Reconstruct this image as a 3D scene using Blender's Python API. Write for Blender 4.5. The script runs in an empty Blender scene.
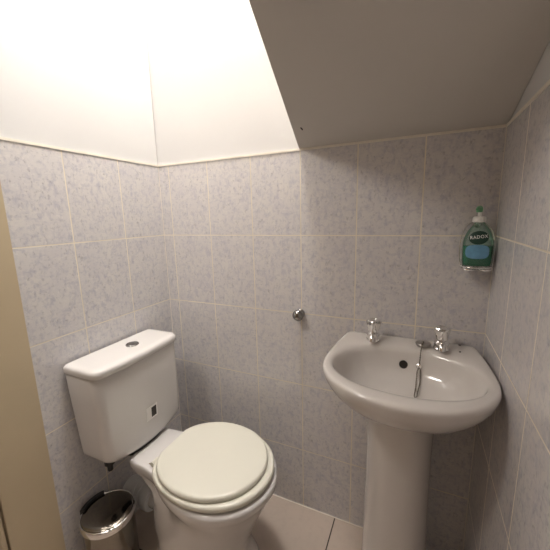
import bpy, bmesh, math, random
from mathutils import Vector, Matrix

C = bpy.context.scene.collection
PI = math.pi
# ------------------------------------------------------------------ room sizes
W = 1.2522          # room width (left wall x=0, right wall x=W, back wall y=0)
TOP = 1.4705        # top edge of the tiling
CEIL = 3.00
JY0, JY1 = -0.596, -0.736     # thickness of the front wall (door lining)
HALL = -2.30

# ------------------------------------------------------------------ helpers
def link(name, bm, mats, parent=None, smooth=True, angle=40):
    me = bpy.data.meshes.new(name)
    bmesh.ops.recalc_face_normals(bm, faces=bm.faces)
    bm.to_mesh(me); bm.free()
    if not isinstance(mats, (list, tuple)): mats = [mats]
    for m in mats: me.materials.append(m)
    if smooth:
        for p in me.polygons: p.use_smooth = True
        try: me.set_sharp_from_angle(angle=math.radians(angle))
        except Exception: pass
    o = bpy.data.objects.new(name, me); C.objects.link(o)
    if parent is not None:
        o.parent = parent
        o.location = -Vector(parent['_o']) if '_o' in parent else (0, 0, 0)
    return o

def thing(name, label, cat, loc=(0, 0, 0), group=None):
    o = bpy.data.objects.new(name, None); C.objects.link(o)
    o.location = loc; o.empty_display_size = 0.05
    o['label'] = label; o['category'] = cat; o['_o'] = list(loc)
    if group: o['group'] = group
    return o

def struct(name, bm, m, **k):
    o = link(name, bm, m, None, **k); o['kind'] = 'structure'; return o

def sub(name, bm, m, part, **k):
    """sub-part of a part; all meshes are written in world coordinates"""
    o = link(name, bm, m, None, **k); o.parent = part; return o

def box(bm, x0, x1, y0, y1, z0, z1, mi=0):
    v = [bm.verts.new((x, y, z)) for x in (x0, x1) for y in (y0, y1) for z in (z0, z1)]
    fs = []
    for q in ((0, 1, 3, 2), (4, 6, 7, 5), (0, 4, 5, 1), (2, 3, 7, 6), (0, 2, 6, 4), (1, 5, 7, 3)):
        f = bm.faces.new([v[i] for i in q]); f.material_index = mi; fs.append(f)
    return fs

def catmull(pts, per, closed=True):
    n = len(pts); out = []
    rng = range(n) if closed else range(n - 1)
    P = [Vector(p) for p in pts]
    for i in rng:
        if closed: a, b, c, d = P[i - 1], P[i], P[(i + 1) % n], P[(i + 2) % n]
        else: a, b, c, d = P[max(i - 1, 0)], P[i], P[i + 1], P[min(i + 2, n - 1)]
        for k in range(per):
            t = k / per
            out.append(0.5 * ((2 * b) + (c - a) * t + (2 * a - 5 * b + 4 * c - d) * t * t + (3 * b - a - 3 * c + d) * t ** 3))
    if not closed: out.append(P[-1])
    return out

def loft(bm, rings, cap0=True, cap1=True):
    R = [[bm.verts.new(p) for p in r] for r in rings]
    n = len(R[0])
    for a, b in zip(R, R[1:]):
        for i in range(n):
            bm.faces.new((a[i], a[(i + 1) % n], b[(i + 1) % n], b[i]))
    if cap0: bm.faces.new(R[0][::-1])
    if cap1: bm.faces.new(R[-1])
    return R

def ellip(cx, cy, z, rx, ry, n=40, p=2.0):
    out = []
    for i in range(n):
        a = 2 * PI * i / n; c, s = math.cos(a), math.sin(a)
        out.append(Vector((cx + rx * math.copysign(abs(c) ** (2 / p), c), cy + ry * math.copysign(abs(s) ** (2 / p), s), z)))
    return out

def lathe(bm, prof, cx, cy, n=40, M=None):
    """prof = [(r, z)...]; M optional matrix applied after"""
    rings = [[Vector((cx + max(r, 1e-4) * math.cos(2 * PI * i / n), cy + max(r, 1e-4) * math.sin(2 * PI * i / n), z)) for i in range(n)] for r, z in prof]
    if M is not None: rings = [[M @ v for v in r] for r in rings]
    loft(bm, rings)

def tube(bm, path, r, n=10, closed=False):
    P = [Vector(p) for p in path]; m = len(P); rings = []
    up = Vector((0, 0, 1)); prev = None
    for i in range(m):
        a = P[i - 1] if (i > 0 or closed) else P[i]
        b = P[(i + 1) % m] if (i < m - 1 or closed) else P[i]
        t = (b - a).normalized()
        if prev is None:
            s = t.cross(up)
            if s.length < 1e-3: s = t.cross(Vector((1, 0, 0)))
        else: s = prev - t * prev.dot(t)
        s.normalize(); prev = s; u = s.cross(t)
        rr = r[i] if isinstance(r, (list, tuple)) else r
        rings.append([P[i] + rr * (math.cos(2 * PI * k / n) * s + math.sin(2 * PI * k / n) * u) for k in range(n)])
    if closed: loft(bm, rings + [rings[0]], False, False); bmesh.ops.remove_doubles(bm, verts=bm.verts, dist=1e-6)
    else: loft(bm, rings)

# ------------------------------------------------------------------ materials
def base_mat(name, col, rough=0.5, metal=0.0, **k):
    m = bpy.data.materials.new(name); m.use_nodes = True
    b = m.node_tree.nodes['Principled BSDF']
    b.inputs['Base Color'].default_value = (*col, 1); b.inputs['Roughness'].default_value = rough
    b.inputs['Metallic'].default_value = metal
    for kk, v in k.items(): b.inputs[kk.replace('_', ' ')].default_value = v
    return m

def speckle(m, col, amt=0.04, scale=20.0, bump=0.0, bscale=200.0):
    """slight procedural tone variation + fine bump"""
    nt = m.node_tree; N = nt.nodes; L = nt.links; b = N['Principled BSDF']
    tc = N.new('ShaderNodeTexCoord'); nz = N.new('ShaderNodeTexNoise')
    nz.inputs['Scale'].default_value = scale; nz.inputs['Detail'].default_value = 4
    L.new(tc.outputs['Object'], nz.inputs['Vector'])
    cr = N.new('ShaderNodeValToRGB')
    cr.color_ramp.elements[0].position = 0.3; cr.color_ramp.elements[1].position = 0.7
    cr.color_ramp.elements[0].color = (*[c * (1 - amt) for c in col], 1)
    cr.color_ramp.elements[1].color = (*[min(1, c * (1 + amt)) for c in col], 1)
    L.new(nz.outputs['Fac'], cr.inputs['Fac']); L.new(cr.outputs['Color'], b.inputs['Base Color'])
    if bump:
        n2 = N.new('ShaderNodeTexNoise'); n2.inputs['Scale'].default_value = bscale; n2.inputs['Detail'].default_value = 3
        L.new(tc.outputs['Object'], n2.inputs['Vector'])
        bp = N.new('ShaderNodeBump'); bp.inputs['Strength'].default_value = bump; bp.inputs['Distance'].default_value = 0.002
        L.new(n2.outputs['Fac'], bp.inputs['Height']); L.new(bp.outputs['Normal'], b.inputs['Normal'])
    return m

def mat(name, col, rough=0.5, metal=0.0, amt=0.03, scale=15.0, bump=0.0, bscale=200.0, **k):
    return speckle(base_mat(name, col, rough, metal, **k), col, amt, scale, bump, bscale)

def tile_mat(name, ax, u0, v0, tw, th, grout, base, fleck, dark, mortar=0.0023, rough=0.25, wall=True, seed=0.0):
    m = bpy.data.materials.new(name); m.use_nodes = True
    nt = m.node_tree; N = nt.nodes; L = nt.links; b = N['Principled BSDF']
    g = N.new('ShaderNodeNewGeometry'); sp = N.new('ShaderNodeSeparateXYZ'); L.new(g.outputs['Position'], sp.inputs[0])
    cb = N.new('ShaderNodeCombineXYZ')
    a1 = N.new('ShaderNodeMath'); a1.operation = 'SUBTRACT'; a1.inputs[1].default_value = u0 - 20 * tw
    a2 = N.new('ShaderNodeMath'); a2.operation = 'SUBTRACT'; a2.inputs[1].default_value = v0 - 20 * th
    L.new(sp.outputs[ax[0]], a1.inputs[0]); L.new(sp.outputs[ax[1]], a2.inputs[0])
    L.new(a1.outputs[0], cb.inputs[0]); L.new(a2.outputs[0], cb.inputs[1])
    br = N.new('ShaderNodeTexBrick'); br.offset = 0.0; br.squash = 1.0
    br.inputs['Scale'].default_value = 1.0; br.inputs['Brick Width'].default_value = tw; br.inputs['Row Height'].default_value = th
    br.inputs['Mortar Size'].default_value = mortar; br.inputs['Mortar Smooth'].default_value = 0.3; br.inputs['Bias'].default_value = 0
    br.inputs['Color1'].default_value = (0, 0, 0, 1); br.inputs['Color2'].default_value = (1, 1, 1, 1); br.inputs['Mortar'].default_value = (0.5, 0.5, 0.5, 1)
    L.new(cb.outputs[0], br.inputs['Vector'])
    # mottling coordinates, shifted a little for each tile
    mp = N.new('ShaderNodeVectorMath'); mp.operation = 'MULTIPLY_ADD'
    mp.inputs[1].default_value = (7.0, 3.0, 5.0)
    sv = N.new('ShaderNodeVectorMath'); sv.operation = 'ADD'; sv.inputs[1].default_value = (seed, seed * 2, seed)
    L.new(cb.outputs[0], sv.inputs[0])
    L.new(br.outputs['Color'], mp.inputs[0]); L.new(sv.outputs[0], mp.inputs[2])
    def noise(scale, det, sx=1, sy=1, dist=0.0, ro=0.55):
        q = N.new('ShaderNodeMapping'); q.inputs['Scale'].default_value = (sx, sy, 1)
        L.new(mp.outputs[0], q.inputs['Vector'])
        n = N.new('ShaderNodeTexNoise'); n.inputs['Scale'].default_value = scale; n.inputs['Detail'].default_value = det
        n.inputs['Roughness'].default_value = ro; n.inputs['Distortion'].default_value = dist
        L.new(q.outputs[0], n.inputs['Vector']); return n.outputs['Fac']
    def ramp(fac, p0, p1):
        r = N.new('ShaderNodeMapRange'); r.inputs['From Min'].default_value = p0; r.inputs['From Max'].default_value = p1
        L.new(fac, r.inputs['Value']); return r.outputs[0]
    def mix(f, A, Bc, scale=1.0):
        x = N.new('ShaderNodeMix'); x.data_type = 'RGBA'
        if scale != 1.0:
            mm = N.new('ShaderNodeMath'); mm.operation = 'MULTIPLY'; mm.inputs[1].default_value = scale; L.new(f, mm.inputs[0]); f = mm.outputs[0]
        L.new(f, x.inputs['Factor'])
        for s, c in ((x.inputs[6], A), (x.inputs[7], Bc)):
            if isinstance(c, tuple): s.default_value = (*c, 1)
            else: L.new(c, s)
        return x.outputs[2]
    if wall:
        c = mix(ramp(noise(14, 3), .35, .65), base, tuple(x * y for x, y in zip(base, (.94, .94, .975))))
        c = mix(ramp(noise(55, 5, 1.4, 0.75, 0.3), .50, .72), c, fleck, 0.85)
        c = mix(ramp(noise(60, 5, 0.75, 1.4, 0.3), .52, .74), c, fleck, 0.75)
        c = mix(ramp(noise(95, 4, 1.2, 0.85, 0.4), .57, .74), c, dark, 0.85)
        c = mix(ramp(noise(110, 3), .56, .74), c, tuple(min(1, x * 1.10) for x in base), 0.6)
    else:
        c = mix(ramp(noise(5, 4), .35, .65), base, fleck)
        c = mix(ramp(noise(40, 4), .5, .75), c, dark, 0.5)
    gn = N.new('ShaderNodeTexNoise'); gn.inputs['Scale'].default_value = 9; L.new(sv.outputs[0], gn.inputs['Vector'])
    gc = mix(ramp(gn.outputs['Fac'], .35, .65), grout, tuple(x * .86 for x in grout))
    fin = mix(br.outputs['Fac'], c, gc)
    L.new(fin, b.inputs['Base Color'])
    rr = N.new('ShaderNodeMapRange'); rr.inputs['To Min'].default_value = rough; rr.inputs['To Max'].default_value = 0.8
    L.new(br.outputs['Fac'], rr.inputs['Value']); L.new(rr.outputs[0], b.inputs['Roughness'])
    iv = N.new('ShaderNodeMath'); iv.operation = 'SUBTRACT'; iv.inputs[0].default_value = 1.0; L.new(br.outputs['Fac'], iv.inputs[1])
    bp = N.new('ShaderNodeBump'); bp.inputs['Strength'].default_value = 0.5; bp.inputs['Distance'].default_value = 0.0012
    L.new(iv.outputs[0], bp.inputs['Height']); L.new(bp.outputs['Normal'], b.inputs['Normal'])
    return m

GROUT = (0.82, 0.75, 0.62)
TB, TF, TD = (0.67, 0.645, 0.625), (0.47, 0.462, 0.52), (0.39, 0.375, 0.388)
TH = 0.29876
M_back = tile_mat('tile_back', (0, 2), 0.0544, TOP, 0.2, TH, GROUT, TB, TF, TD, seed=0.3)
M_left = tile_mat('tile_left', (1, 2), 0.0, TOP, 0.2078, TH, GROUT, TB, TF, TD, seed=4.1)
M_right = tile_mat('tile_right', (1, 2), 0.0, TOP, 0.2090, TH, GROUT, TB, TF, TD, seed=8.7)
M_floor = tile_mat('tile_floor', (0, 1), 0.7935, -0.42, 0.45, 0.45, (0.06, 0.045, 0.035), (0.52, 0.43, 0.36), (0.475, 0.395, 0.33), (0.43, 0.355, 0.30), mortar=0.0028, rough=0.3, wall=False)
M_paint = mat('wall_paint', (0.66, 0.655, 0.65), 0.75, amt=0.015, scale=4, bump=0.08, bscale=120)
M_soff = mat('soffit_paint', (0.61, 0.575, 0.53), 0.75, amt=0.02, scale=3, bump=0.1, bscale=90)
M_caulk = mat('caulk', (0.80, 0.75, 0.66), 0.5, amt=0.06, scale=20)
M_jamb = mat('door_gloss_paint', (0.53, 0.435, 0.295), 0.35, amt=0.04, scale=6, bump=0.05, bscale=60)
M_hall = mat('hall_paint', (0.42, 0.35, 0.28), 0.8, amt=0.03, scale=4)
M_cer = mat('white_ceramic', (0.70, 0.675, 0.655), 0.12, amt=0.008, scale=6, Coat_Weight=0.3, Coat_Roughness=0.05)
M_cer2 = mat('basin_ceramic', (0.70, 0.665, 0.635), 0.12, amt=0.008, scale=6, Coat_Weight=0.3, Coat_Roughness=0.05)
M_seat = mat('seat_plastic', (0.70, 0.68, 0.59), 0.28, amt=0.01, scale=8)
M_chrome = mat('chrome', (0.80, 0.79, 0.78), 0.06, 1.0, amt=0.01)
M_btn = mat('brushed_button', (0.30, 0.29, 0.285), 0.22, 1.0, amt=0.03)
M_knob = mat('dulled_chrome', (0.30, 0.295, 0.29), 0.12, 1.0, amt=0.02)
M_steel = mat('polished_steel', (0.27, 0.245, 0.21), 0.18, 1.0, amt=0.02, scale=30)
M_lid = mat('dark_polished_steel', (0.26, 0.24, 0.21), 0.12, 1.0, amt=0.02, scale=30)
M_black = mat('black_plastic', (0.012, 0.012, 0.012), 0.35, amt=0.1)
M_greyp = mat('grey_white_plastic', (0.80, 0.80, 0.80), 0.4, amt=0.03)
M_hole = mat('dark_hole', (0.03, 0.025, 0.02), 0.6, amt=0.1)
M_plug = mat('grey_rubber_metal', (0.34, 0.32, 0.30), 0.3, 0.6, amt=0.05)
M_white = mat('white_plastic', (0.85, 0.84, 0.80), 0.35, amt=0.02)
M_sticker = mat('sticker_paper', (0.85, 0.83, 0.80), 0.5, amt=0.02)
M_ink = mat('sticker_ink', (0.03, 0.025, 0.022), 0.5, amt=0.05)
M_stain = mat('limescale_stain', (0.30, 0.22, 0.13), 0.6, amt=0.2, scale=200)
M_liq = mat('green_soap', (0.014, 0.215, 0.115), 0.12, amt=0.05, Coat_Weight=0.5)
M_loval = mat('label_dark_green', (0.006, 0.045, 0.03), 0.35, amt=0.05)
M_lblue = mat('label_blue', (0.14, 0.33, 0.50), 0.4, amt=0.12, scale=60)
M_ltxt = mat('label_white_ink', (0.85, 0.87, 0.85), 0.4, amt=0.01)
M_pumpg = mat('pump_green', (0.16, 0.42, 0.22), 0.35, amt=0.05)

def clear_mat():
    m = bpy.data.materials.new('clear_green_plastic'); m.use_nodes = True
    nt = m.node_tree; N = nt.nodes; L = nt.links
    b = N['Principled BSDF']; out = N['Material Output']
    b.inputs['Base Color'].default_value = (0.42, 0.60, 0.50, 1); b.inputs['Roughness'].default_value = 0.08
    t = N.new('ShaderNodeBsdfTransparent'); t.inputs['Color'].default_value = (0.86, 0.96, 0.91, 1)
    fr = N.new('ShaderNodeFresnel'); fr.inputs['IOR'].default_value = 1.45
    mr = N.new('ShaderNodeMapRange'); mr.inputs['To Min'].default_value = 0.09; mr.inputs['To Max'].default_value = 0.9
    L.new(fr.outputs[0], mr.inputs['Value'])
    mx = N.new('ShaderNodeMixShader'); L.new(mr.outputs[0], mx.inputs[0])
    L.new(t.outputs[0], mx.inputs[1]); L.new(b.outputs[0], mx.inputs[2]); L.new(mx.outputs[0], out.inputs['Surface'])
    return m
M_clear = clear_mat()

# ------------------------------------------------------------------ room shell
TK = 0.10
bm = bmesh.new(); box(bm, -1.2, W + TK, HALL - .1, TK, -0.10, 0.0); struct('floor', bm, M_floor, smooth=False)
bm = bmesh.new(); box(bm, -1.2, W + TK, HALL - .1, TK, CEIL, CEIL + .1); struct('ceiling', bm, M_paint, smooth=False)
# back, left and right walls: tiled below, painted above
bm = bmesh.new(); box(bm, -TK, W + TK, 0, TK, 0, TOP, 0); box(bm, -TK, W + TK, 0.003, TK, TOP, CEIL, 1)
struct('wall_back', bm, [M_back, M_paint], smooth=False)
bm = bmesh.new(); box(bm, -TK, 0, JY0, 0, 0, TOP, 0); box(bm, -TK, -0.003, JY0, 0, TOP, CEIL, 1)
struct('wall_left', bm, [M_left, M_paint], smooth=False)
bm = bmesh.new(); box(bm, W, W + TK, JY1, 0, 0, TOP, 0); box(bm, W + 0.003, W + TK, JY1, 0, TOP, CEIL, 1)
box(bm, W + 0.003, W + TK, HALL, JY1, 0, CEIL, 1)
struct('wall_right', bm, [M_right, M_paint], smooth=False)
# front wall left of and above the doorway, and the hall beyond
bm = bmesh.new(); box(bm, -1.2, -0.02, JY1, JY0, 0, CEIL); box(bm, -0.02, W, JY1, JY0, 2.02, CEIL)
struct('wall_front', bm, M_hall, smooth=False)
bm = bmesh.new(); box(bm, -1.2, W + TK, HALL - .1, HALL, 0, CEIL); struct('wall_hall', bm, M_hall, smooth=False)
bm = bmesh.new(); box(bm, -1.3, -1.2, HALL - .1, TK, 0, CEIL); struct('wall_hall', bm, M_hall, smooth=False)
# sloping stair soffit: underside rises from the tile top towards the door, left side vertical
SL = math.tan(math.radians(16.5)); SK = 0.185
yb, yf = 0.002, JY0
bm = bmesh.new()
x_b, x_f = 0.651, 0.651 + SK * (-yf)
v = []
for x, y in ((x_b, yb), (W + .002, yb), (W + .002, yf), (x_f, yf)):
    v.append((bm.verts.new((x, y, TOP + 0.002 - SL * min(y, 0))), bm.verts.new((x, y, CEIL))))
bm.faces.new([a[0] for a in v]); bm.faces.new([a[1] for a in v][::-1])
for i in range(4):
    a, b = v[i], v[(i + 1) % 4]; bm.faces.new((a[0], b[0], b[1], a[1]))
struct('ceiling_sloped', bm, M_soff, smooth=False)
# trims: caulk along the tile top and in the corners
bm = bmesh.new(); box(bm, 0, W, -0.0025, 0.003, TOP - 0.004, TOP + 0.004); struct('trim_1', bm, M_caulk, smooth=False)
bm = bmesh.new(); box(bm, -0.003, 0.0025, JY0, 0, TOP - 0.004, TOP + 0.004); struct('trim_2', bm, M_caulk, smooth=False)
bm = bmesh.new(); box(bm, W - 0.0025, W + 0.003, JY0, 0, TOP - 0.004, TOP + 0.004); struct('trim_3', bm, M_caulk, smooth=False)
bm = bmesh.new(); box(bm, 0, 0.0015, -0.0015, 0, 0, TOP); struct('trim_4', bm, M_caulk, smooth=False)
bm = bmesh.new(); box(bm, W - 0.0012, W, -0.0012, 0, 0, TOP); struct('trim_5', bm, M_caulk, smooth=False)
bm = bmesh.new(); box(bm, 0, W, -0.003, 0, 0, 0.003); struct('trim_6', bm, M_caulk, smooth=False)
# door lining (jamb) flush with the left wall, and the hall-side casing beyond a shadow gap
bm = bmesh.new(); box(bm, -0.022, 0.002, JY1 + 0.003, JY0 + 0.001, 0, 2.02)
bmesh.ops.bevel(bm, geom=list(bm.edges), offset=0.0015, segments=2, affect='EDGES')
struct('door_1', bm, M_jamb, smooth=False)
bm = bmesh.new(); box(bm, -0.075, -0.004, JY1 - 0.018, JY1, 0, 2.06)
bmesh.ops.bevel(bm, geom=list(bm.edges), offset=0.003, segments=2, affect='EDGES')
struct('trim_7', bm, M_jamb, smooth=False)

# ------------------------------------------------------------------ toilet
AX = -0.322
toilet = thing('toilet', 'white close-coupled toilet with cream seat lid closed against the left wall', 'toilet', (0.33, AX, 0.0))

def sym(half, z, per=6, cy=AX):
    """half = [(x, halfwidth)] from back centre to front centre (first/last have 0)"""
    pts = [(x, cy - w, z) for x, w in half] + [(x, cy + w, z) for x, w in half[-2:0:-1]]
    return catmull(pts, per)

rim = [(.128, 0), (.128, .05), (.130, .086), (.150, .098), (.21, .103), (.27, .116), (.325, .146), (.39, .171), (.46, .182), (.54, .171), (.614, .126), (.655, .06), (.668, 0)]
def morph(half, xb, xf, hw, k=1.0):
    """narrow a half outline to back xb, front xf, max half-width hw; k=1 keeps the pear, k=0 an oval"""
    x0, x1 = half[0][0], half[-1][0]; wm = max(w for _, w in half); out = []
    n = len(half) - 1
    for i, (x, w) in enumerate(half):
        u = (x - x0) / (x1 - x0)
        ang = PI * i / n
        uo, wo = 0.5 - 0.5 * math.cos(ang), math.sin(ang) ** 0.85
        uu = k * u + (1 - k) * uo; ww = k * w / wm + (1 - k) * wo
        out.append((xb + (xf - xb) * uu, hw * ww))
    out[0] = (out[0][0], 0); out[-1] = (out[-1][0], 0)
    return out
rings = []
for z, xb, xf, hw, k in ((0, .185, .590, .138, 0), (.012, .184, .591, .139, 0), (.028, .188, .582, .133, 0), (.06, .188, .564, .130, 0), (.10, .186, .556, .130, 0), (.15, .182, .568, .136, .05),
                         (.21, .195, .592, .147, .12), (.26, .212, .614, .157, .30), (.31, .205, .638, .166, .60), (.337, .165, .650, .172, 1),
                         (.352, .130, .660, .177, 1), (.366, .128, .667, .1815, 1), (.380, .128, .668, .182, 1), (.388, .130, .666, .180, 1), (.3915, .134, .660, .175, 1), (.392, .145, .650, .165, 1)):
    rings.append(sym(morph(rim, xb, xf, hw, k), z))
bm = bmesh.new(); loft(bm, rings)
bowl = link('bowl', bm, M_cer, toilet, angle=60)
# pan outlet + connector to the wall
bm = bmesh.new()
MX = Matrix.Translation((0, AX, 0.142)) @ Matrix.Rotation(PI / 2, 4, 'Y') @ Matrix.Diagonal((.86, .86, 1, 1))
lathe(bm, [(.045, 0.0005), (.052, 0.004), (.052, .05), (.055, .052), (.055, .06), (.052, .062), (.052, .075), (.055, .077), (.055, .085), (.052, .087), (.052, .1), (.061, .102), (.063, .108), (.063, .13), (.060, .135), (.048, .137)], 0, 0, 40, MX)
link('pan_connector', bm, M_greyp, toilet)
bm = bmesh.new(); lathe(bm, [(.044, .130), (.044, .27)], 0, 0, 32, MX)
link('outlet_spigot', bm, M_cer, toilet)

seat_h = [(.252, 0), (.252, .04), (.253, .080), (.275, .118), (.31, .146), (.36, .167), (.42, .1785), (.48, .1785), (.55, .160), (.608, .120), (.645, .061), (.657, 0)]
lid_h = [(.263, 0), (.263, .035), (.264, .068), (.283, .105), (.315, .135), (.36, .159), (.41, .171), (.47, .171), (.53, .155), (.587, .116), (.622, .06), (.634, 0)]
def slab(half, z0, z1, r, top_r, cxm=.45):
    def ins(d):
        return [(x + d * (cxm - x) / .2, max(0, w - d * w / .17)) for x, w in half]
    rr = []
    for a in (0, 45, 90):
        rr.append((r * (1 - math.sin(math.radians(a))), z0 + r * (1 - math.cos(math.radians(a)))))
    for a in (0, 22, 45, 67, 90):
        rr.append((top_r * (1 - math.cos(math.radians(a))), z1 - top_r * (1 - math.sin(math.radians(a)))))
    rr.append((0.04, z1 + .0012)); rr.append((0.09, z1 + .002))
    return [sym(ins(d), z) for d, z in rr]
bm = bmesh.new(); loft(bm, slab(seat_h, .3990, .4195, .005, .009)); link('seat', bm, M_seat, toilet, angle=60)
bm = bmesh.new(); loft(bm, slab(lid_h, .4215, .440, .004, .010)); link('seat_lid', bm, M_seat, toilet, angle=60)
for s in (-1, 1):
    bm = bmesh.new()
    MY = Matrix.Translation((.247, AX + s * .078, .404)) @ Matrix.Rotation(PI / 2, 4, 'X')
    lathe(bm, [(.004, -.015), (.009, -.014), (.009, .014), (.004, .015)], 0, 0, 20, MY)
    lathe(bm, [(.011, .3915), (.011, .397), (.007, .399)], .244, AX + s * .078, 20)
    link('hinge', bm, M_seat, toilet)

# cistern
CY = -0.329
def tank_ring(z, hw, xf, xb=0.012, bow=0.016, rad=.045, zf=None, per=1):
    """rounded, bow-fronted tank section"""
    pts = []
    n = 10
    # back left -> front left corner -> bowed front -> front right -> back right
    def front(y): return xf - bow * (y / hw) ** 2
    for t in range(3): pts.append((xb + .006 * (t > 0) * 0 + t * (front(hw) - rad - xb) / 3, -hw))
    for t in range(n + 1):
        a = PI / 2 * t / n
        y = -hw + rad * (1 - math.sin(a)) if False else -hw + rad - rad * math.cos(a)
        pts.append((front(-hw + rad) - rad + rad * math.sin(a), y))
    for t in range(1, 20):
        y = -hw + rad + (2 * hw - 2 * rad) * t / 20
        pts.append((front(y), y))
    for t in range(n + 1):
        a = PI / 2 * (1 - t / n)
        pts.append((front(hw - rad) - rad + rad * math.sin(a), hw - rad + rad * math.cos(a)))
    for t in range(2, -1, -1): pts.append((xb + t * (front(hw) - rad - xb) / 3, hw))
    out = []
    for x, y in pts:
        zz = z if zf is None else zf(x, y)
        out.append(Vector((x, CY + y + .044 * max(0, .75 - zz), zz)))
    return out
def bot(z, amp):
    return lambda x, y: z - amp * (1 - min(1, abs(y) / .18) ** 2)
bm = bmesh.new()
R = [tank_ring(0, .160, .128, .03, rad=.03, zf=bot(.424, .024)), tank_ring(0, .171, .142, .02, rad=.032, zf=bot(.4255, .024)), tank_ring(0, .177, .150, .014, rad=.034, zf=bot(.430, .023)),
     tank_ring(0, .180, .1555, .012, rad=.035, zf=bot(.438, .021)), tank_ring(0, .181, .1575, .012, rad=.035, zf=bot(.452, .016)),
     tank_ring(0, .1815, .159, rad=.035, zf=bot(.485, .009)), tank_ring(.54, .183, .161, rad=.035), tank_ring(.65, .185, .165, rad=.035), tank_ring(.742, .1855, .1675, rad=.035), tank_ring(.747, .1835, .1655, rad=.034), tank_ring(.7515, .182, .164, rad=.034)]
loft(bm, R)
cistern = link('cistern', bm, M_cer, toilet, angle=50)
bm = bmesh.new()
R = [tank_ring(.7505, .1855, .170, rad=.036), tank_ring(.751, .188, .174, rad=.036), tank_ring(.754, .1895, .176, rad=.037), tank_ring(.767, .190, .177, rad=.037), tank_ring(.773, .1885, .1755, rad=.036), tank_ring(.7775, .184, .171, rad=.034), tank_ring(.780, .177, .164, rad=.03), tank_ring(.781, .162, .149, rad=.025)]
loft(bm, R); cl = sub('cistern_lid', bm, M_cer, cistern, angle=60)
bm = bmesh.new(); lathe(bm, [(.0235, .7795), (.0235, .7835), (.0215, .7855), (.0195, .7855), (.019, .784), (.018, .7855), (.010, .787), (.0, .7873)], .088, CY + .022, 40)
b_ = sub('flush_button', bm, M_btn, cistern)
# energy/water sticker on the tank front
def tank_front(y, z): 
    h = .182; xf = .159 + (z - .485) / (.749 - .485) * .009
    return xf - .016 * ((y - CY - .01) / h) ** 2
def patch(name, y0, y1, z0, z1, m, parent, off):
    bm = bmesh.new(); n = 6
    vs = [[bm.verts.new((tank_front(y0 + (y1 - y0) * i / n, z) + off, y0 + (y1 - y0) * i / n, z)) for i in range(n + 1)] for z in (z0, z1)]
    for i in range(n): bm.faces.new((vs[0][i], vs[0][i + 1], vs[1][i + 1], vs[1][i]))
    return sub(name, bm, m, parent, smooth=False)
patch('sticker', -.340, -.287, .497, .551, M_sticker, cistern, .0014)
patch('sticker_print', -.317, -.293, .504, .543, M_ink, cistern, .0020)
# dark inlet fitting under the left end of the tank, and the dark gasket between tank and bowl
bm = bmesh.new(); lathe(bm, [(.004, .360), (.009, .362), (.010, .385), (.017, .388), (.017, .408), (.012, .410), (.012, .425)], .085, -.455, 20)
link('inlet_valve', bm, M_black, toilet)
bm = bmesh.new(); loft(bm, [ellip(.098, AX, z, .045, .08, 32, 3) for z in (.386, .412)])
link('gasket', bm, M_black, toilet)
bm = bmesh.new(); loft(bm, [ellip(.11, AX, z, .06, .09, 32, 4) for z in (.33, .386)])
# brown mark by the hinge
bm = bmesh.new(); tube(bm, [(.222, AX - .082, .3925), (.232, AX - .083, .3927), (.239, AX - .079, .3927), (.243, AX - .081, .3925)], .0016, 6)
link('stain', bm, M_stain, toilet)
bm2 = None

# ------------------------------------------------------------------ basin
BX = 1.032
basin = thing('pedestal_basin', 'white ceramic pedestal basin with two chrome taps in the right corner', 'basin', (BX, -0.16, 0.0))
o_h = [(1.032, 0), (.97, 0), (.90, 0), (.852, -.001), (.838, -.008), (.831, -.04), (.823, -.11), (.817, -.19), (.8165, -.255), (.829, -.312), (.863, -.365), (.92, -.407), (.975, -.425), (1.032, -.432)]
i_h = [(1.032, -.086), (.975, -.092), (.93, -.108), (.905, -.120), (.890, -.132), (.873, -.152), (.857, -.182), (.845, -.220), (.8425, -.258), (.858, -.298), (.893, -.332), (.940, -.354), (.985, -.364), (1.032, -.368)]
def mir(h): return [Vector((x, y, 0)) for x, y in h] + [Vector((2 * BX - x, y, 0)) for x, y in h[-2:0:-1]]
O, I = mir(o_h), mir(i_h)
PER = 5
def oring(s, z, cy=-.13, dy=0.0, back=None):
    pts = []
    for p in O:
        x = BX + (p.x - BX) * s; y = cy + (p.y - cy) * s + dy
        pts.append(Vector((x, min(y, -0.002), z)))
    return catmull(pts, PER)
def mixring(t, z):
    return catmull([O[i].lerp(I[i], t) + Vector((0, -0.002 * (1 - t), z)) for i in range(len(O))], PER)
def iring(s, z, c=(BX, -.235)):
    return catmull([Vector((c[0] + (p.x - c[0]) * s, c[1] + (p.y - c[1]) * s, z)) for p in I], PER)
rings = [oring(.42, .698, -.15), oring(.50, .700, -.15), oring(.60, .707, -.15), oring(.72, .722, -.14), oring(.82, .741, -.13), oring(.90, .763, -.10), oring(.955, .785, -.06), oring(.985, .802, -.03), oring(.997, .815, -.02),
         mixring(0, .824), mixring(.03, .829), mixring(.10, .8325), mixring(.25, .8335), mixring(.6, .832), mixring(.85, .829), mixring(1.0, .822),
         iring(.975, .808), iring(.95, .790), iring(.90, .767), iring(.80, .746), iring(.62, .732), iring(.38, .724), iring(.15, .722)]
bm = bmesh.new(); loft(bm, rings)
bb = link('basin_bowl', bm, M_cer2, basin, angle=70)
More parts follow.
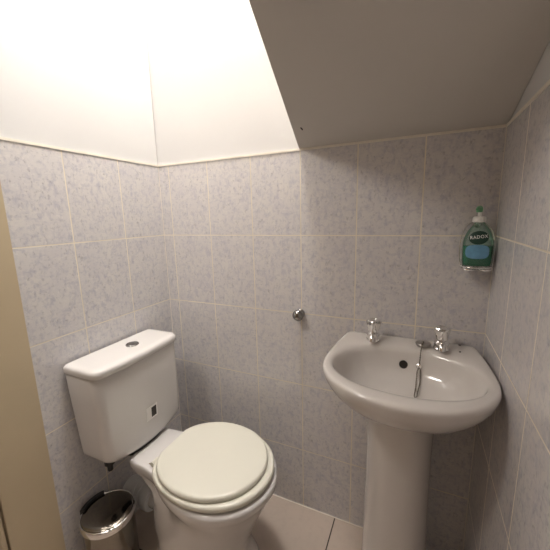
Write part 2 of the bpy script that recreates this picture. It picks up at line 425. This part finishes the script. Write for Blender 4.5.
# pedestal
def pring(z, hw, yf, yb=-.055):
    pts = []
    for i in range(40):
        a = 2 * PI * i / 40; c, s = math.cos(a), math.sin(a)
        x = BX - .006 + hw * math.copysign(abs(c) ** .75, c)
        cy = yb - (yb - yf) * .42
        y = cy + (yb - cy) * math.copysign(abs(s) ** .5, s) if s > 0 else cy + (cy - yf) * s
        pts.append(Vector((x, y, z)))
    return pts
bm = bmesh.new()
loft(bm, [pring(.0, .109, -.262), pring(.02, .108, -.26), pring(.06, .103, -.25), pring(.2, .099, -.243), pring(.4, .096, -.24), pring(.55, .096, -.245), pring(.68, .099, -.252), pring(.712, .10, -.254)])
link('pedestal', bm, M_cer2, basin, angle=60)
# waste in the bowl floor
bm = bmesh.new(); lathe(bm, [(.021, .722), (.021, .7245), (.017, .7245), (.015, .723), (.0, .723)], BX, -.235, 32)
link('waste', bm, M_chrome, basin)
# overflow grating at the back of the bowl
def bowl_back(x, z):
    # inside back wall y at height z near the centre
    tab = [(.822, 1.0), (.808, .975), (.790, .95), (.767, .90), (.746, .80), (.732, .62), (.724, .38)]
    for (z0, s0), (z1, s1) in zip(tab, tab[1:]):
        if z1 <= z <= z0:
            s = s0 + (s1 - s0) * (z0 - z) / (z0 - z1); break
    else: s = .9
    yb = -.086 - .035 * ((x - BX) / .11) ** 2
    return -.235 + (yb + .235) * s
oz = .776; ox = 1.027; oy = bowl_back(ox, oz)
MO = Matrix.Translation((ox, oy, oz)) @ Matrix.Rotation(PI / 2 - .30, 4, 'X')
bm = bmesh.new(); lathe(bm, [(.0, -.004), (.0125, -.004), (.0125, .0025), (.0105, .004), (.0095, .0025), (.0, .002)], 0, 0, 28, MO)
ovf = link('overflow_grating', bm, M_hole, basin)
# taps
def make_tap(x, y, tw):
    zb = .8325
    bm = bmesh.new()
    lathe(bm, [(.019, zb - .002), (.0225, zb), (.0225, zb + .004), (.0205, zb + .006), (.0205, zb + .010), (.0215, zb + .016), (.0205, zb + .022), (.017, zb + .0265), (.0135, zb + .029), (.0125, zb + .033)], x, y, 36)
    tap = link('tap', bm, M_chrome, basin)
    bm = bmesh.new()
    tube(bm, [(x, y - .006, zb + .016), (x, y - .022, zb + .0175), (x, y - .029, zb + .0165), (x, y - .034, zb + .012), (x, y - .035, zb + .006)], [.0125, .0118, .0112, .0106, .0104], 20)
    sp = sub('spout', bm, M_chrome, tap)
    bm = bmesh.new(); n = 48; rs = []
    for r, z, d in ((.0125, .030, 0), (.0150, .0315, .0), (.0155, .036, .03), (.0170, .045, .07), (.0195, .055, .10), (.0208, .062, .11), (.0205, .0655, .10), (.0185, .068, .07), (.0125, .0688, 0.02), (.0115, .0678, 0), (.0, .0682, 0)):
        rs.append([Vector((x + (1.1 * r * (1 + d * math.cos(4 * a)) + 1e-4) * math.cos(a + tw), y + (1.1 * r * (1 + d * math.cos(4 * a)) + 1e-4) * math.sin(a + tw), zb + z)) for a in [2 * PI * i / n for i in range(n)]])
    loft(bm, rs); sub('tap_handle', bm, M_chrome, tap, angle=25)
    return tap
make_tap(.930, -.066, .1); make_tap(1.130, -.068, .35)
# plug lying on the tap ledge with its ball chain looped into the bowl
bm = bmesh.new(); lathe(bm, [(.0, .8325), (.019, .8325), (.0215, .836), (.0225, .840), (.021, .842), (.010, .842), (.008, .843), (.004, .8465), (0, .8475)], 1.080, -.062, 36)
plug = link('plug', bm, M_plug, basin)
sx, sz = 1.072, .779; sy = bowl_back(sx, sz)
path = [(1.080, -.064, .8465), (1.079, -.074, .847), (1.077, -.085, .842), (1.0745, -.096, .828), (1.073, -.106, .806), (1.071, bowl_back(1.071, .780) - .010, .780)]
for z in (.765, .752, .743, .733): path.append((1.067 - (.765 - z) * .05, bowl_back(1.067, z) - .007, z))
loop = [(1.0635, -.180, .7335), (1.0625, -.196, .7295), (1.0655, -.199, .729), (1.0690, -.194, .730), (1.0705, -.178, .734)]
for z in (.741, .750, .762, .774): loop.append((sx + .004, bowl_back(sx, z) - .008, z))
path = catmull(path + loop, 7, closed=False)
bm = bmesh.new()
# ball chain: thin core with regular beads
tube(bm, path, .0014, 6)
acc = 0
for a, b in zip(path, path[1:]):
    acc += (b - a).length
    if acc > .0042:
        acc = 0; bmesh.ops.create_icosphere(bm, subdivisions=1, radius=.0024, matrix=Matrix.Translation(b))
link('plug_chain', bm, M_steel, basin, angle=180)
bm = bmesh.new(); MS = Matrix.Translation((sx, sy, sz)) @ Matrix.Rotation(PI / 2 - .30, 4, 'X')
lathe(bm, [(.0, -.003), (.009, -.003), (.009, .002), (.006, .005), (.0035, .006), (.0035, .010), (.0, .011)], 0, 0, 24, MS)
link('chain_stay', bm, M_chrome, basin)
# two dark specks on the right shoulder of the basin
for q, (x, y, r) in enumerate(((1.184, -.022, .0042), (1.180, -.075, .0026))):
    bm = bmesh.new(); loft(bm, [ellip(x, y, z, r * k, r * .8 * k, 14) for z, k in ((.8305, 1), (.8345, .9), (.8349, .4))])
    link('stain', bm, M_hole, basin)

# ------------------------------------------------------------------ waste bin
bx_, by_, br_ = .107, -.500, .085
BS = 1.06
pbin = thing('pedal_bin', 'small polished steel pedal bin with black hinge beside the toilet', 'bin', (bx_, by_, 0.0))
bm = bmesh.new(); lathe(bm, [(r * BS, z) for r, z in [(.070, .012), (.0755, .014), (.0775, .02), (.0785, .225), (.076, .227)]], bx_, by_, 56); link('body', bm, M_steel, pbin)
bm = bmesh.new(); lathe(bm, [(r * BS, z) for r, z in [(.074, 0), (.078, .001), (.0795, .006), (.0795, .014), (.076, .016)]], bx_, by_, 56); link('base_ring', bm, M_black, pbin)
bm = bmesh.new(); lathe(bm, [(r * BS, z) for r, z in [(.0785, .222), (.0825, .223), (.0835, .228), (.0835, .240), (.0820, .2435), (.079, .2445), (.077, .2425)]], bx_, by_, 56); link('rim', bm, M_chrome, pbin)
bm = bmesh.new(); lathe(bm, [(r * BS, z) for r, z in [(.0775, .2405), (.0772, .2440), (.074, .2462), (.06, .2490), (.04, .2512), (.02, .2524), (0, .2528)]], bx_, by_, 56); link('lid', bm, M_lid, pbin, angle=60)
bm = bmesh.new()   # curved black hinge cover on the wall side
n = 14; a0, a1 = math.radians(150), math.radians(208)
prof = [(.0785, .224), (.0895, .224), (.0895, .249), (.0860, .2535), (.0745, .2535), (.0735, .247)]
rs = [[Vector((bx_ + r * BS * math.cos(a), by_ + r * BS * math.sin(a), z)) for r, z in prof] for a in [a0 + (a1 - a0) * i / n for i in range(n + 1)]]
loft(bm, rs); link('hinge', bm, M_black, pbin, angle=30)
bm = bmesh.new(); pa = math.radians(-15)
for w0 in (0,):
    c, s = math.cos(pa), math.sin(pa)
    P = lambda u, w, z: Vector((bx_ + c * u - s * w, by_ + s * u + c * w, z))
    loft(bm, [[P(u, -.016, z0), P(u, .016, z0), P(u, .016, z1), P(u, -.016, z1)] for u, z0, z1 in ((.072, .008, .013), (.100, .008, .013), (.113, .014, .019))])
link('pedal', bm, M_black, pbin, smooth=False)

# ------------------------------------------------------------------ wall knob
knob = thing('wall_hook', 'small round chrome hook knob fixed to the back wall tiles left of the basin', 'hook', (.650, 0, .873))
MK = Matrix.Translation((.650, 0, .873)) @ Matrix.Rotation(PI / 2, 4, 'X')
bm = bmesh.new(); lathe(bm, [(.0, .0002), (.018, .0002), (.018, .004), (.015, .007), (.009, .009), (.009, .016)], 0, 0, 36, MK); link('base_plate', bm, M_knob, knob)
bm = bmesh.new(); lathe(bm, [(.0, .0125)] + [(.0215 * math.sin(t), .029 - .0165 * math.cos(t)) for t in [PI * k / 16 for k in range(2, 16)]] + [(.0, .0455)], 0, 0, 36, MK); link('ball', bm, M_knob, knob, angle=80)

# ------------------------------------------------------------------ soap bottle and its holder
SX, SY = 1.2045, -.041
holder = thing('wall_soap_holder', 'chrome wire holder under the green soap bottle on the back wall', 'holder', (SX, 0, 1.085))
bm = bmesh.new(); tube(bm, [(SX + .0385 * math.cos(a), SY + .0285 * math.sin(a), 1.0858) for a in [2 * PI * i / 40 for i in range(40)]], .0022, 10, True)
link('base_ring', bm, M_chrome, holder)
for s in (-1, 1):
    bm = bmesh.new(); tube(bm, [(SX + s * .019 + .0175 * math.cos(a), SY + .025 * math.sin(a), 1.0812 + .002 * math.sin(a)) for a in [2 * PI * i / 30 for i in range(30)]], .0027, 8, True)
    link('floor_loop', bm, M_chrome, holder)
bm = bmesh.new()
tube(bm, catmull([(SX - .038, SY, 1.0855), (SX - .043, SY + .004, 1.11), (SX - .0435, SY + .008, 1.15), (SX - .036, SY + .020, 1.185), (SX - .020, -.006, 1.208), (SX, -.0045, 1.213), (SX + .020, -.006, 1.208), (SX + .036, SY + .020, 1.185), (SX + .0415, SY + .008, 1.15), (SX + .041, SY + .004, 1.11), (SX + .038, SY, 1.0855)], 5, False), .0014, 8)
link('back_wire', bm, M_chrome, holder)
bm = bmesh.new(); MH = Matrix.Translation((SX, 0, 1.205)) @ Matrix.Rotation(PI / 2, 4, 'X'); lathe(bm, [(0, .0003), (.010, .0003), (.009, .003), (.004, .005), (0, .0052)], 0, 0, 24, MH)
link('fixing_stud', bm, M_chrome, holder)

soap = thing('soap_bottle', 'green liquid hand soap pump bottle in the chrome wall holder', 'soap bottle', (SX, SY, 1.0887))
prof = [(.030, 1.0887), (.0345, 1.090), (.0365, 1.096), (.0372, 1.115), (.0382, 1.14), (.0370, 1.158), (.0340, 1.172), (.0290, 1.185), (.0225, 1.196), (.0165, 1.204), (.0125, 1.209), (.0110, 1.216)]
def hwz(z):
    for (r0, z0), (r1, z1) in zip(prof, prof[1:]):
        if z0 <= z <= z1: return r0 + (r1 - r0) * (z - z0) / (z1 - z0)
    return prof[-1][0]
def dep(r): return min(r * .66, .0245) if r > .02 else max(r * .66, min(r, .0125))
bm = bmesh.new(); loft(bm, [ellip(SX, SY, z, r, dep(r), 44, 2.5) for r, z in prof]); body = link('bottle', bm, M_clear, soap, angle=60)
bm = bmesh.new(); loft(bm, [ellip(SX, SY, z, r - .0015, dep(r) - .0015, 44, 2.5) for r, z in [(hwz(z), z) for z in (1.0905, 1.094, 1.10, 1.115, 1.13, 1.147)]]); sub('liquid_soap', bm, M_liq, body, angle=60)
def front_y(x, z, off=.0006):
    r = hwz(z); d = dep(r); u = min(.98, abs(x - SX) / r)
    return SY - d * (1 - u ** 2.5) ** (1 / 2.5) - off
def oval(cx, cz, rx, rz, p, off, name, m, tilt=0.0):
    bm = bmesh.new(); n = 36; k = 5; rows = []
    c0 = bm.verts.new((cx, front_y(cx, cz, off), cz))
    for j in range(1, k + 1):
        row = []
        for i in range(n):
            a = 2 * PI * i / n; c, s = math.cos(a), math.sin(a)
            dx = rx * j / k * math.copysign(abs(c) ** (2 / p), c); dz = rz * j / k * math.copysign(abs(s) ** (2 / p), s)
            x = cx + dx * math.cos(tilt) - dz * math.sin(tilt); z = cz + dx * math.sin(tilt) + dz * math.cos(tilt)
            row.append(bm.verts.new((x, front_y(x, z, off), z)))
        rows.append(row)
    for i in range(n):
        bm.faces.new((c0, rows[0][i], rows[0][(i + 1) % n]))
        for a, b in zip(rows, rows[1:]): bm.faces.new((a[i], b[i], b[(i + 1) % n], a[(i + 1) % n]))
    return sub(name, bm, m, body, smooth=True, angle=180)
oval(SX - .003, 1.131, .0285, .0195, 3.2, .0007, 'blue_label', M_lblue)
oval(SX - .002, 1.1705, .0240, .0185, 2.0, .0012, 'green_label', M_loval, .12)
cu = bpy.data.curves.new('RADOX', 'FONT'); cu.body = 'RADOX'; cu.size = .0128; cu.space_character = 1.12; cu.align_x = 'CENTER'; cu.align_y = 'CENTER'; cu.offset = .0001; cu.resolution_u = 3
to = bpy.data.objects.new('tmp_text', cu); C.objects.link(to)
bpy.context.view_layer.update()
me = bpy.data.meshes.new_from_object(to.evaluated_get(bpy.context.evaluated_depsgraph_get()))
bpy.data.objects.remove(to)
bm = bmesh.new(); bm.from_mesh(me); bpy.data.meshes.remove(me)
for v_ in bm.verts:
    x, z = v_.co.x * .88, v_.co.y
    X = SX - .002 + x * math.cos(.12) - z * math.sin(.12); Z = 1.1725 + x * math.sin(.12) + z * math.cos(.12)
    v_.co = (X, front_y(X, Z, .0018), Z)
sub('brand_lettering', bm, M_ltxt, body, smooth=False)
bm = bmesh.new(); lathe(bm, [(.011, 1.2125), (.0155, 1.213), (.0165, 1.216), (.0165, 1.224), (.014, 1.228), (.006, 1.2295), (.0048, 1.231), (.0048, 1.242)], SX - .002, SY, 32); pump = link('pump', bm, M_white, soap)
bm = bmesh.new(); lathe(bm, [(.005, 1.240), (.0080, 1.2415), (.0085, 1.249), (.0070, 1.2555), (.003, 1.258), (0, 1.2585)], SX - .0035, SY, 24)
tube(bm, [(SX, SY, 1.2505), (SX - .006, SY - .010, 1.2525), (SX - .011, SY - .019, 1.2515), (SX - .013, SY - .0225, 1.248)], [.0048, .0042, .0036, .0030], 12)
sub('pump_head', bm, M_pumpg, pump)

for o in bpy.data.objects:
    if '_o' in o: del o['_o']

# small chip in the plaster of the sloping ceiling
bm = bmesh.new()
cy_ = -.115; cz_ = TOP + .002 - SL * cy_
loft(bm, [[Vector((.702 + dx * k, cy_ + dy * k, cz_ - SL * dy * k - off)) for dx, dy in ((-.003, -.008), (.002, -.007), (.003, .004), (-.001, .009))] for k, off in ((1, -.001), (.9, .0006))])
o = link('plaster_chip', bm, M_hole, None, smooth=False); o['kind'] = 'structure'; o.name = 'trim_8'

# ------------------------------------------------------------------ lights
def point(name, loc, power, col, r):
    l = bpy.data.lights.new(name, 'POINT'); l.energy = power; l.color = col; l.shadow_soft_size = r
    o = bpy.data.objects.new(name, l); C.objects.link(o); o.location = loc; return o
point('toilet_ceiling_lamp', (.53, -.30, 2.86), 60.0, (1.0, .98, .955), .08)
point('hall_ceiling_lamp', (.08, -1.06, 2.16), 26.0, (1.0, .93, .86), .12)
wd = bpy.data.worlds.new('World'); bpy.context.scene.world = wd; wd.use_nodes = True
wd.node_tree.nodes['Background'].inputs[0].default_value = (1, .95, .9, 1); wd.node_tree.nodes['Background'].inputs[1].default_value = 0.0

# ------------------------------------------------------------------ camera
cd = bpy.data.cameras.new('camera'); cam = bpy.data.objects.new('camera', cd); C.objects.link(cam)
cd.sensor_fit = 'HORIZONTAL'; cd.sensor_width = 36.0; cd.lens = 315.2309 / 550 * 36; cd.clip_start = 0.01
yaw, pitch, roll = (-0.429957, -0.184791, -0.025049)
F = Vector((math.sin(yaw) * math.cos(pitch), math.cos(yaw) * math.cos(pitch), math.sin(pitch)))
R0 = Vector((math.cos(yaw), -math.sin(yaw), 0)); U0 = R0.cross(F)
Rv = math.cos(roll) * R0 + math.sin(roll) * U0; Uv = -math.sin(roll) * R0 + math.cos(roll) * U0
mw = Matrix(((Rv.x, Uv.x, -F.x, 1.05046), (Rv.y, Uv.y, -F.y, -1.10030), (Rv.z, Uv.z, -F.z, 1.24394), (0, 0, 0, 1)))
cam.matrix_world = mw
sc = bpy.context.scene; sc.camera = cam
sc.view_settings.view_transform = 'Standard'; sc.view_settings.look = 'None'; sc.view_settings.gamma = 1.0
sc.view_settings.use_curve_mapping = False; sc.view_settings.exposure = 0.0
